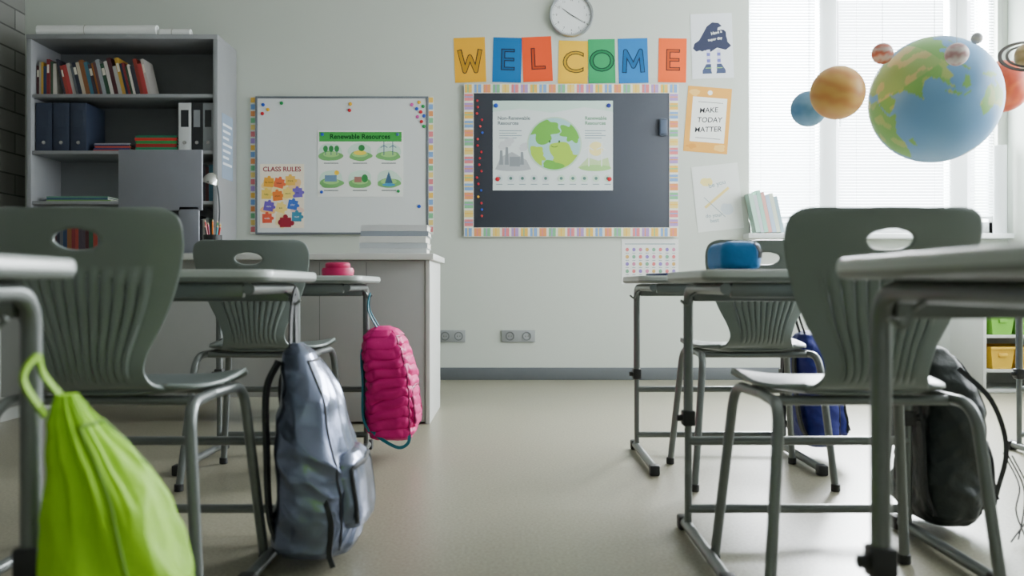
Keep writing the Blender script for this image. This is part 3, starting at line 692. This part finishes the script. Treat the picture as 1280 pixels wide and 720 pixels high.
s.ell(745, 186, 9, 9, paper((245, 232, 160)), 1); s.poly([(722, 210), (735, 197), (748, 201), (760, 197), (763, 210)], paper((190, 216, 160)), 1); s.ell(744, 210, 20, 4, paper((160, 205, 130)))
for q in (736, 752): s.line((q, 208), (q, 184), 1.2, WHT, 2); [s.line((q, 184), (q+7*cos(a), 184+7*sin(a)), 1.2, WHT, 3) for a in (.6, 2.7, 4.8)]
s.ell(693, 180, 34, 34, paper((190, 216, 190)), 3, 48); s.ell(693, 180, 32.5, 32.5, paper((162, 206, 206)), 3, 48)
lg_ = paper((112, 180, 76)); lg2 = paper((168, 206, 72)); cl = (693, 180, 32)
s.ell(676, 163, 19, 13, lg_, 4, wob=.9, seed=2, n=60, clip=cl); s.ell(706, 198, 19, 17, lg2, 4, wob=.8, seed=5, n=60, clip=cl); s.ell(672, 194, 12, 11, lg2, 4, wob=.8, seed=7, n=60, clip=cl); s.ell(715, 167, 13, 12, lg_, 4, wob=.8, seed=8, n=60, clip=cl); s.ell(690, 208, 12, 7, lg_, wob=.6, seed=12, n=48, clip=cl)
fc = paper((70, 110, 60))
s.ell(687, 177, 1.2, 1.7, fc, 5); s.ell(699, 177, 1.2, 1.7, fc, 5)
s.stroke([(693+4.5*cos(.5+.27*k), 181+3*sin(.5+.27*k)) for k in range(9)], .8, fc)
for k in range(10):
    xx = 626+k*14.5+(3 if k > 4 else -2)
    s.ell(xx, 223, 4.5, 4.5, paper((205, 215, 218)) if k < 5 else paper((200, 225, 205)), 1); s.ell(xx, 223, 2, 2, tg, 2); s.rect(xx-4, 230, xx+4, 231, tl, 1)
s.done()
for px, py, c in [(620, 132, BLU), (761, 132, (40, 50, 140)), (622, 224, RED), (762, 224, RED)]: magnet(px, py, .015, c, DBB-.0025, 'round magnet holding poster corner')

# ------------------------------------------------------------ WELCOME cards
CARDS = [('W', 567, 46, 608, 104, (228, 168, 38), -2), ('E', 615, 46, 653, 104, (40, 108, 168), 1.5), ('L', 652, 45, 691, 103, (232, 84, 40), -2.5), ('C', 697, 50, 736, 106, (236, 186, 46), 1.5), ('O', 734.5, 48, 770, 105, (46, 156, 98), -1), ('M', 772, 47, 811, 105, (40, 118, 184), -1.5), ('E', 822, 47, 859, 104, (236, 98, 44), 1)]
GL = {'W': [(-13, -13), (-7, 13), (0, -5), (7, 13), (13, -13)], 'M': [(-11.5, 13), (-9.5, -13), (0, 6), (9.5, -13), (11.5, 13)]}
for k, (ch_, x0, y0, x1, y1, c, rt) in enumerate(CARDS):
    s = Sheet('letter_card', (x0+1, y0+1, x1-1, y1-1), paper(c), {0: 'yellow', 1: 'blue', 2: 'orange-red', 3: 'golden yellow', 4: 'green', 5: 'blue', 6: 'orange'}[k]+' paper card with outlined letter '+ch_+' on wall', 'letter card', rot=rt, d=WALL if k != 4 else WALL-.0024, group='welcome letter cards')
    cx_, cy_ = (x0+x1)/2, (y0+y1)/2+1
    inn = paper(tuple(int(v*.80) for v in c))
    if ch_ in GL:
        pts = [(cx_+a, cy_+b_) for a, b_ in GL[ch_]]
        for wd, m in ((6.0, INK), (3.9, inn)):
            ex = 1.05 if wd > 5 else 0
            P2 = list(pts); dy0 = 1 if pts[0][1] > pts[1][1] else -1
            P2[0] = (pts[0][0], pts[0][1]+dy0*ex); P2[-1] = (pts[-1][0], pts[-1][1]+dy0*ex)
            for q in P2[1:-1]: s.ell(q[0], q[1], wd/2, wd/2, m, n=16)
            s.stroke(P2, wd, m)
    else:
        s.text(ch_, cx_, cy_, 38, INK, .55, 2, sx=1.08); s.text(ch_, cx_, cy_, 38, inn, -.55, 4, sx=1.08)
    s.done()

# ------------------------------------------------------------ clock
r = empty('wall_clock', 'round silver rimmed wall clock with white face', 'clock', (X(714), WG, Z(20)))
b = MB(); Rr = 27.5*WALL/F; MR = Matrix.Rotation(pi/2, 4, 'X')
b.lathe([(Rr*.9, 0), (Rr, .006), (Rr, .03), (Rr*.97, .038), (Rr*.90, .036), (Rr*.88, .024), (Rr*.88, .01)], mat('brushed_silver', (170, 174, 178), .3, .8), 56, MR); b.build('rim', r)
b = MB(); b.lathe([(Rr*.89, .01), (Rr*.89, .022), (.0005, .022)], paper((228, 232, 232)), 56, MR)
for k in range(60):
    a = k*pi/30; l = .012 if k % 5 == 0 else .006; wd = .0016 if k % 5 == 0 else .0007
    d_ = Vector((sin(a), 0, cos(a))); n_ = Vector((cos(a), 0, -sin(a))); o_ = Vector((0, -.0224, 0))
    b.add([o_+d_*(Rr*.86)+n_*wd, o_+d_*(Rr*.86)-n_*wd, o_+d_*(Rr*.86-l)-n_*wd, o_+d_*(Rr*.86-l)+n_*wd], [[0, 1, 2, 3]], INK)
b.build('dial', r)
b = MB()
for k in range(1, 13):
    a = k*pi/6; vs, fs = text_geo(str(k), .022); b.add(vs, fs, INK, Matrix.Translation((Rr*.68*sin(a), -.0226, Rr*.68*cos(a))) @ RX)
b.build('numerals', r, smooth=0)
def hand(ang, l, w, y, nm, m):
    b = MB(); a = radians(ang); d_ = Vector((sin(a), 0, cos(a))); n_ = Vector((cos(a), 0, -sin(a)))
    p = [d_*-.02+n_*w, d_*-.02-n_*w, d_*l-n_*w*.5, d_*l+n_*w*.5]
    vs = [q+Vector((0, -y, 0)) for q in p]+[q+Vector((0, -y-.001, 0)) for q in p]
    b.add(vs, [[0, 1, 2, 3], [7, 6, 5, 4], [0, 4, 5, 1], [1, 5, 6, 2], [2, 6, 7, 3], [3, 7, 4, 0]], m); b.build(nm, r, smooth=0)
hand(-55, Rr*.5, .003, .024, 'hour_hand', M_cap); hand(122, Rr*.72, .002, .0255, 'minute_hand', M_cap); hand(118, Rr*.75, .0008, .027, 'second_hand', mat('grey_hand', (90, 90, 95), .5))

# ------------------------------------------------------------ right hand wall papers
s = Sheet('poster', (864, 17, 916, 98), paper((222, 226, 230)), 'white poster with dark hat and striped sock legs drawing', 'poster', rot=-2)
dkb = paper((56, 60, 82))
s.poly([(868, 54), (874, 50), (880, 40), (884, 33), (891, 28), (899, 29), (903, 33), (898, 35), (897, 40), (905, 44), (909, 52), (914, 58), (907, 63), (896, 60), (888, 65), (878, 62), (870, 64), (866, 60)], dkb, 1)
s.ell(899, 48, 11, 10, dkb, 2, wob=.3, seed=3); s.ell(878, 56, 9, 7, dkb, 2, wob=.3, seed=6)
s.text('Have a', 896, 41, 5, WHT, .1, rot=12); s.text('super day', 894, 49, 4.6, WHT, .1, rot=8)
for q in (885, 898):
    for j in range(5): s.rect(q-2.2, 62+j*4, q+2.2, 66+j*4, paper((110, 110, 180)) if j % 2 else paper((200, 200, 225)), 1)
    sg = -1 if q == 885 else 1
    s.poly([(q-3, 80), (q+3, 80), (q+(8 if sg > 0 else 3), 88), (q+(8 if sg > 0 else 4), 92), (q-(4 if sg > 0 else 8), 92), (q-(3 if sg > 0 else 8), 88)], paper((70, 80, 110)), 2)
    s.line((q-4, 85), (q+4, 85), .8, paper((150, 200, 110)))
s.done()
s = Sheet('poster', (857, 109, 912, 191), paper((224, 164, 76)), 'ochre poster reading make today matter on white panel', 'poster', rot=4.5)
s.ell(866, 117, 7, 4, paper((234, 190, 110)), wob=.4, seed=1); s.ell(902, 184, 7, 4, paper((234, 190, 110)), wob=.4, seed=4); s.ell(867, 184, 7, 3, paper((214, 150, 66)), wob=.4, seed=6)
s.rect(864, 122, 907, 178, WHT); s.line((871, 128), (902, 128), .6, INK, 1)
for j, tx in enumerate(['MAKE', 'TODAY', 'MATTER']): s.text(tx, 886+[-1, 1, 0][j], 138+j*12, 9, INK, .12, rot=[7, 4, 6][j], shear=.12)
s.ell(885, 116, 3, 3, WHT, 1); s.line((871, 173), (902, 173), .6, INK, 1)
s.done()
s = Sheet('poster', (868, 206, 926, 288), paper((220, 224, 220)), 'white paper with small yellow pencil and notebook drawings', 'poster', rot=-6)
s.ell(886, 226, 8, 5, paper((230, 214, 140)), 1, wob=.3); s.line((880, 258), (912, 236), 3.4, paper((226, 204, 130)), 1); s.text('be you', 898, 230, 8, tl, .1, rot=10); s.line((880, 245), (904, 272), .8, tl, 1); s.ell(908, 262, 8, 7, paper((200, 210, 216)), 1, wob=.3); s.text('do your\nbest', 890, 272, 6.5, tl, .1)
s.done()
s = Sheet('poster', (777, 299, 848, 355), paper((226, 228, 226)), 'white wall chart with rows of small coloured symbols', 'poster')
s.line((781, 305), (844, 305), 1.2, tl, 1)
for j in range(5):
    for i in range(8): s.ell(784+i*8.3, 312+j*9, 2.2, 2.4, [paper((220, 120, 120)), paper((210, 170, 100)), paper((140, 120, 190)), paper((120, 170, 140)), paper((200, 130, 160))][(i*2+j) % 5], 1, n=12); s.rect(782+i*8.3, 316+j*9, 786+i*8.3, 316.8+j*9, tl, 1)
s.done()

# ------------------------------------------------------------ sill items
x = X(944, 5.93)
for k, (w, h, c) in enumerate([(.030, .27, (170, 205, 190)), (.022, .26, (190, 195, 200)), (.028, .29, (150, 200, 180)), (.024, .28, (215, 160, 150)), (.028, .26, (170, 190, 210)), (.026, .27, (200, 210, 190)), (.024, .25, (150, 180, 190))]):
    book(x, 5.90, wz0+w*sin(radians(12)), w, h, .11, mat('pastel_cover_%d' % k, c, .5), -radians(12), 'pastel book leaning on window sill', group='books on the window sill'); x += w/cos(radians(12))+.001
b = MB(); b.lathe([(.035, 0), (.042, .002), (.042, .60), (.036, .60), (.036, .58)], paper((215, 220, 220)), 28)
o = b.build('poster_tube', loc=(X(1250, 5.93), 5.93, wz0+G)); tag(o, 'tall white cardboard poster tube standing on window sill', 'poster tube')

# ------------------------------------------------------------ storage unit with bins
SY = 5.25; sx0, sx1, sh = X(1229, SY), XR-.02, Z(376, SY)
r = empty('storage_unit', 'low white open storage unit with plastic bins', 'shelf', (0, 0, 0))
for (q0, q1) in ((sx0, sx0+.02), (sx1-.02, sx1)):
    b = MB(); b.box(q0, q1, SY, SY+.4, 0, sh-.02, M_white, .002); b.build('side_panel', r)
b = MB(); b.box(sx0+.02, sx1-.02, SY+.385, SY+.4, 0, sh-.02, M_white); b.build('back_panel', r)
b = MB(); b.box(sx0-.005, sx1, SY-.005, SY+.4, sh-.02, sh, M_white, .003); b.build('top_panel', r)
zz = [Z(419, SY), Z(462, SY), .02]
for z in zz:
    b = MB(); b.box(sx0+.02, sx1-.02, SY+.005, SY+.385, z-.018, z, M_white, .002); b.build('shelf', r)
def bin_(xc, z, c, lab):
    r = empty('storage_bin', lab, 'storage bin', (xc, SY+.03, z+G), group='plastic storage bins')
    m = mat('bin_%d_%d_%d' % c, c, .4); w0, w1, h, D = .056, .074, .135, .3
    ob = [(-w0, 0, 0), (w0, 0, 0), (w0, D, 0), (-w0, D, 0)]; ot = [(-w1, -.012, h), (w1, -.012, h), (w1, D+.01, h), (-w1, D+.01, h)]
    it = [(-w1+.006, -.006, h), (w1-.006, -.006, h), (w1-.006, D+.004, h), (-w1+.006, D+.004, h)]; ib = [(-w0+.005, .005, .006), (w0-.005, .005, .006), (w0-.005, D-.005, .006), (-w0+.005, D-.005, .006)]
    fs = [[3, 2, 1, 0]]
    for a in range(3): fs += [[a*4+i, a*4+(i+1) % 4, a*4+4+(i+1) % 4, a*4+4+i] for i in range(4)]
    fs.append([12, 13, 14, 15])
    b = MB(); b.add(ob+ot+it+ib, fs, m); b.build('bin_body', r, smooth=20)
    b = MB(); b.box(-w1-.003, w1+.003, -.020, -.010, h-.016, h, m, .002); b.build('rim', r)
    b = MB(); b.box(-.025, .025, -.020, -.004, h*.55, h*.72, m, .004); b.build('handle', r)
bin_(X(1256, SY), zz[0], (120, 190, 60), 'lime green plastic storage bin in low shelf'); bin_(X(1256, SY), zz[1], (225, 180, 50), 'yellow plastic storage bin in low shelf')
bin_(X(1290, SY), zz[0], (120, 190, 60), 'lime green plastic storage bin in low shelf'); bin_(X(1290, SY), zz[1], (225, 180, 50), 'yellow plastic storage bin in low shelf')

# ------------------------------------------------------------ planets
GD = 3.2
def pip(lon, lat, poly):
    c = False; n = len(poly); j = n-1
    for i in range(n):
        xi, yi = poly[i]; xj, yj = poly[j]
        if (yi > lat) != (yj > lat) and lon < (xj-xi)*(lat-yi)/(yj-yi)+xi: c = not c
        j = i
    return c
LAND = [
 [(-10, 36), (0, 44), (-2, 48), (8, 54), (10, 58), (20, 60), (28, 70), (45, 67), (70, 72), (100, 77), (140, 73), (178, 68), (170, 60), (160, 60), (157, 52), (150, 59), (138, 54), (140, 48), (130, 43), (127, 36), (122, 40), (118, 38), (122, 31), (118, 24), (108, 21), (109, 12), (103, 10), (104, 1), (100, 7), (98, 16), (92, 22), (87, 21), (80, 15), (78, 8), (73, 18), (67, 25), (57, 26), (50, 30), (57, 22), (52, 16), (44, 13), (35, 28), (36, 36), (27, 37), (22, 37), (14, 42), (16, 38), (8, 44), (3, 42), (-5, 36)],
 [(-17, 15), (-6, 35), (10, 37), (20, 31), (33, 31), (43, 11), (51, 11), (40, -5), (40, -16), (32, -28), (20, -35), (12, -17), (9, 3), (-8, 5)],
 [(114, -22), (122, -18), (130, -12), (136, -12), (137, -17), (141, -17), (142, -11), (147, -20), (153, -27), (150, -37), (143, -39), (138, -34), (131, -31), (124, -33), (115, -34)],
 [(109, 1), (113, 3), (117, 7), (119, 4), (116, -4), (110, -3)], [(95, 5), (98, 4), (104, -2), (106, -6), (102, -5)], [(131, -1), (137, -2), (141, -3), (147, -6), (150, -10), (143, -9), (138, -8), (133, -4)],
 [(105, -6), (114, -7), (114, -8.5), (106, -7.5)], [(120, 18), (122, 17), (125, 8), (122, 8), (121, 14)], [(130, 32), (135, 35), (140, 36), (142, 43), (145, 43), (141, 38), (138, 34)], [(172, -35), (178, -38), (170, -46), (167, -45)], [(44, -16), (50, -15), (47, -25), (44, -22)]]
def planet(px, py, rpx, d, colf, name, lab, R=None, nseg=72, ring=None):
    rr = rpx*d/F; z = Z(py, d)
    r = empty(name, lab, 'planet model', (X(px, d), d, z), group='hanging planet models')
    nu, nv = nseg, nseg//2; vs = []; cs = []
    for j in range(nv+1):
        la = -pi/2+pi*j/nv
        for i in range(nu):
            lo = 2*pi*i/nu; v = Vector((cos(la)*cos(lo), cos(la)*sin(lo), sin(la))); vs.append(v*rr); cs.append(colf(v, math.degrees(lo if lo <= pi else lo-2*pi), math.degrees(la)))
    me = bpy.data.meshes.new('sphere'); fs = [[j*nu+i, j*nu+(i+1) % nu, (j+1)*nu+(i+1) % nu, (j+1)*nu+i] for j in range(nv) for i in range(nu)]
    me.from_pydata(vs, [], fs); at = me.color_attributes.new('Col', 'FLOAT_COLOR', 'POINT')
    for k, c in enumerate(cs): at.data[k].color = (c[0], c[1], c[2], 1)
    me.polygons.foreach_set('use_smooth', [True]*len(me.polygons))
    if 'planet_paint' not in MATS:
        m = bpy.data.materials.new('planet_paint'); m.use_nodes = True; n_ = m.node_tree.nodes.new('ShaderNodeVertexColor'); n_.layer_name = 'Col'
        m.node_tree.links.new(n_.outputs[0], m.node_tree.nodes['Principled BSDF'].inputs['Base Color']); m.node_tree.nodes['Principled BSDF'].inputs['Roughness'].default_value = .45; MATS['planet_paint'] = m
    me.materials.append(MATS['planet_paint']); o = bpy.data.objects.new('sphere', me); COL.objects.link(o); o.parent = r
    if R: o.rotation_euler = R
    b = MB(); b.tube([(0, 0, rr*.995), (0, 0, ZC-z-G)], .0010, paper((200, 200, 200)), 6); b.build('hanging_string', r)
    if ring:
        for (a0, a1) in ring:
            b = MB(); b.annulus(rr*a0, rr*a1, .0015, mat('saturn_ring', (62, 54, 48), .5), 72, Matrix.Rotation(-.35, 4, 'Y') @ Matrix.Rotation(.75, 4, 'X'))
            b.build('ring', r)
    return r
def earth(v, lo, la):  # land and sea tones paled: haze is put into the colours
    if any(pip(lo, la, p) for p in LAND):
        q = noise.noise(v*5)*.5+.5
        if la > 28 and lo < 110: return lin((206, 194, 128)) if q > .56 else lin((160, 192, 112))
        return lin((134, 188, 100)) if q > .42 else lin((176, 196, 112))
    if la < -72 or la > 80: return lin((225, 232, 235))
    q = noise.noise(v*2)*.5+.5
    return lin((104+22*q, 158+18*q, 206+12*q))
Mz = Matrix.Rotation(radians(-90-112), 3, 'Z'); Mx = Matrix.Rotation(radians(-2), 3, 'X'); My = Matrix.Rotation(radians(-34), 3, 'Y')
planet(1168, 125, 77.5, GD, earth, 'earth_globe', 'large blue Earth globe model hanging by window', (My @ Mx @ Mz).to_euler(), 240)
def bands(c1, c2, f, wob=.3):
    a, b_ = lin(c1), lin(c2)
    def g(v, lo, la):
        t = .5+.5*sin(v.z*f+wob*6*noise.noise(v*2.5)); return [a[i]*(1-t)+b_[i]*t for i in range(3)]
    return g
planet(1047, 116, 33, 3.05, bands((228, 176, 92), (218, 150, 78), 12), 'jupiter_model', 'orange banded planet model hanging by window', (.2, .3, 0))
planet(1011, 136, 22, 3.40, bands((90, 148, 194), (120, 170, 210), 6), 'neptune_model', 'small blue planet model hanging by window')
planet(1103, 67, 13, 3.1, bands((206, 110, 88), (218, 196, 186), 8), 'mercury_model', 'small red and white planet model hanging by globe')
planet(1196, 68, 14, 2.85, bands((196, 150, 150), (225, 215, 210), 7), 'moon_model', 'small pale pink planet model hanging before globe')
planet(1253, 108, 32, 3.60, bands((228, 104, 52), (206, 78, 46), 5, .8), 'mars_model', 'orange planet model hanging behind globe')
planet(1285, 70, 16, 2.9, bands((215, 190, 140), (190, 160, 110), 10), 'saturn_model', 'ringed planet model with dark rings hanging near window', ring=[(1.35, 1.55), (1.8, 2.1)])
planet(1221, 48, 7, 3.0, bands((210, 210, 205), (180, 180, 185), 4), 'moon_model', 'tiny pale planet model hanging above globe')

# ------------------------------------------------------------ light
w = bpy.data.worlds.new('World'); SC.world = w; w.use_nodes = True
bg = w.node_tree.nodes['Background']; bg.inputs[0].default_value = (.86, .94, 1.0, 1); bg.inputs[1].default_value = 7.0
def area(name, loc, rot, sx_, sy_, e, c=(1, 1, 1)):
    l = bpy.data.lights.new(name, 'AREA'); l.shape = 'RECTANGLE'; l.size = sx_; l.size_y = sy_; l.energy = e; l.color = c
    o = bpy.data.objects.new(name, l); COL.objects.link(o); o.location = loc; o.rotation_euler = rot; return o
area('daylight_back', ((wx0+wx1)/2, 6.9, 2.35), (radians(-58), 0, radians(-8)), 2.4, 1.6, 1600, (.95, .98, 1))
area('added_side_fill', (XR+.5, 4.0, 2.0), (0, radians(68), 0), 1.9, 3.4, 205, (.97, .99, 1))  # fill lamp added outside the unseen side window
# ------------------------------------------------------------ camera
cam = bpy.data.cameras.new('camera'); co = bpy.data.objects.new('camera', cam); COL.objects.link(co)
co.location = (0, 0, HC); co.rotation_euler = (pi/2, 0, 0); cam.sensor_width = 36; cam.lens = F/1280*36; cam.shift_y = -(360-HY)/1280
cam.clip_start = .05
cam.dof.use_dof = True; cam.dof.focus_distance = 4.6; cam.dof.aperture_fstop = 3.6
SC.camera = co
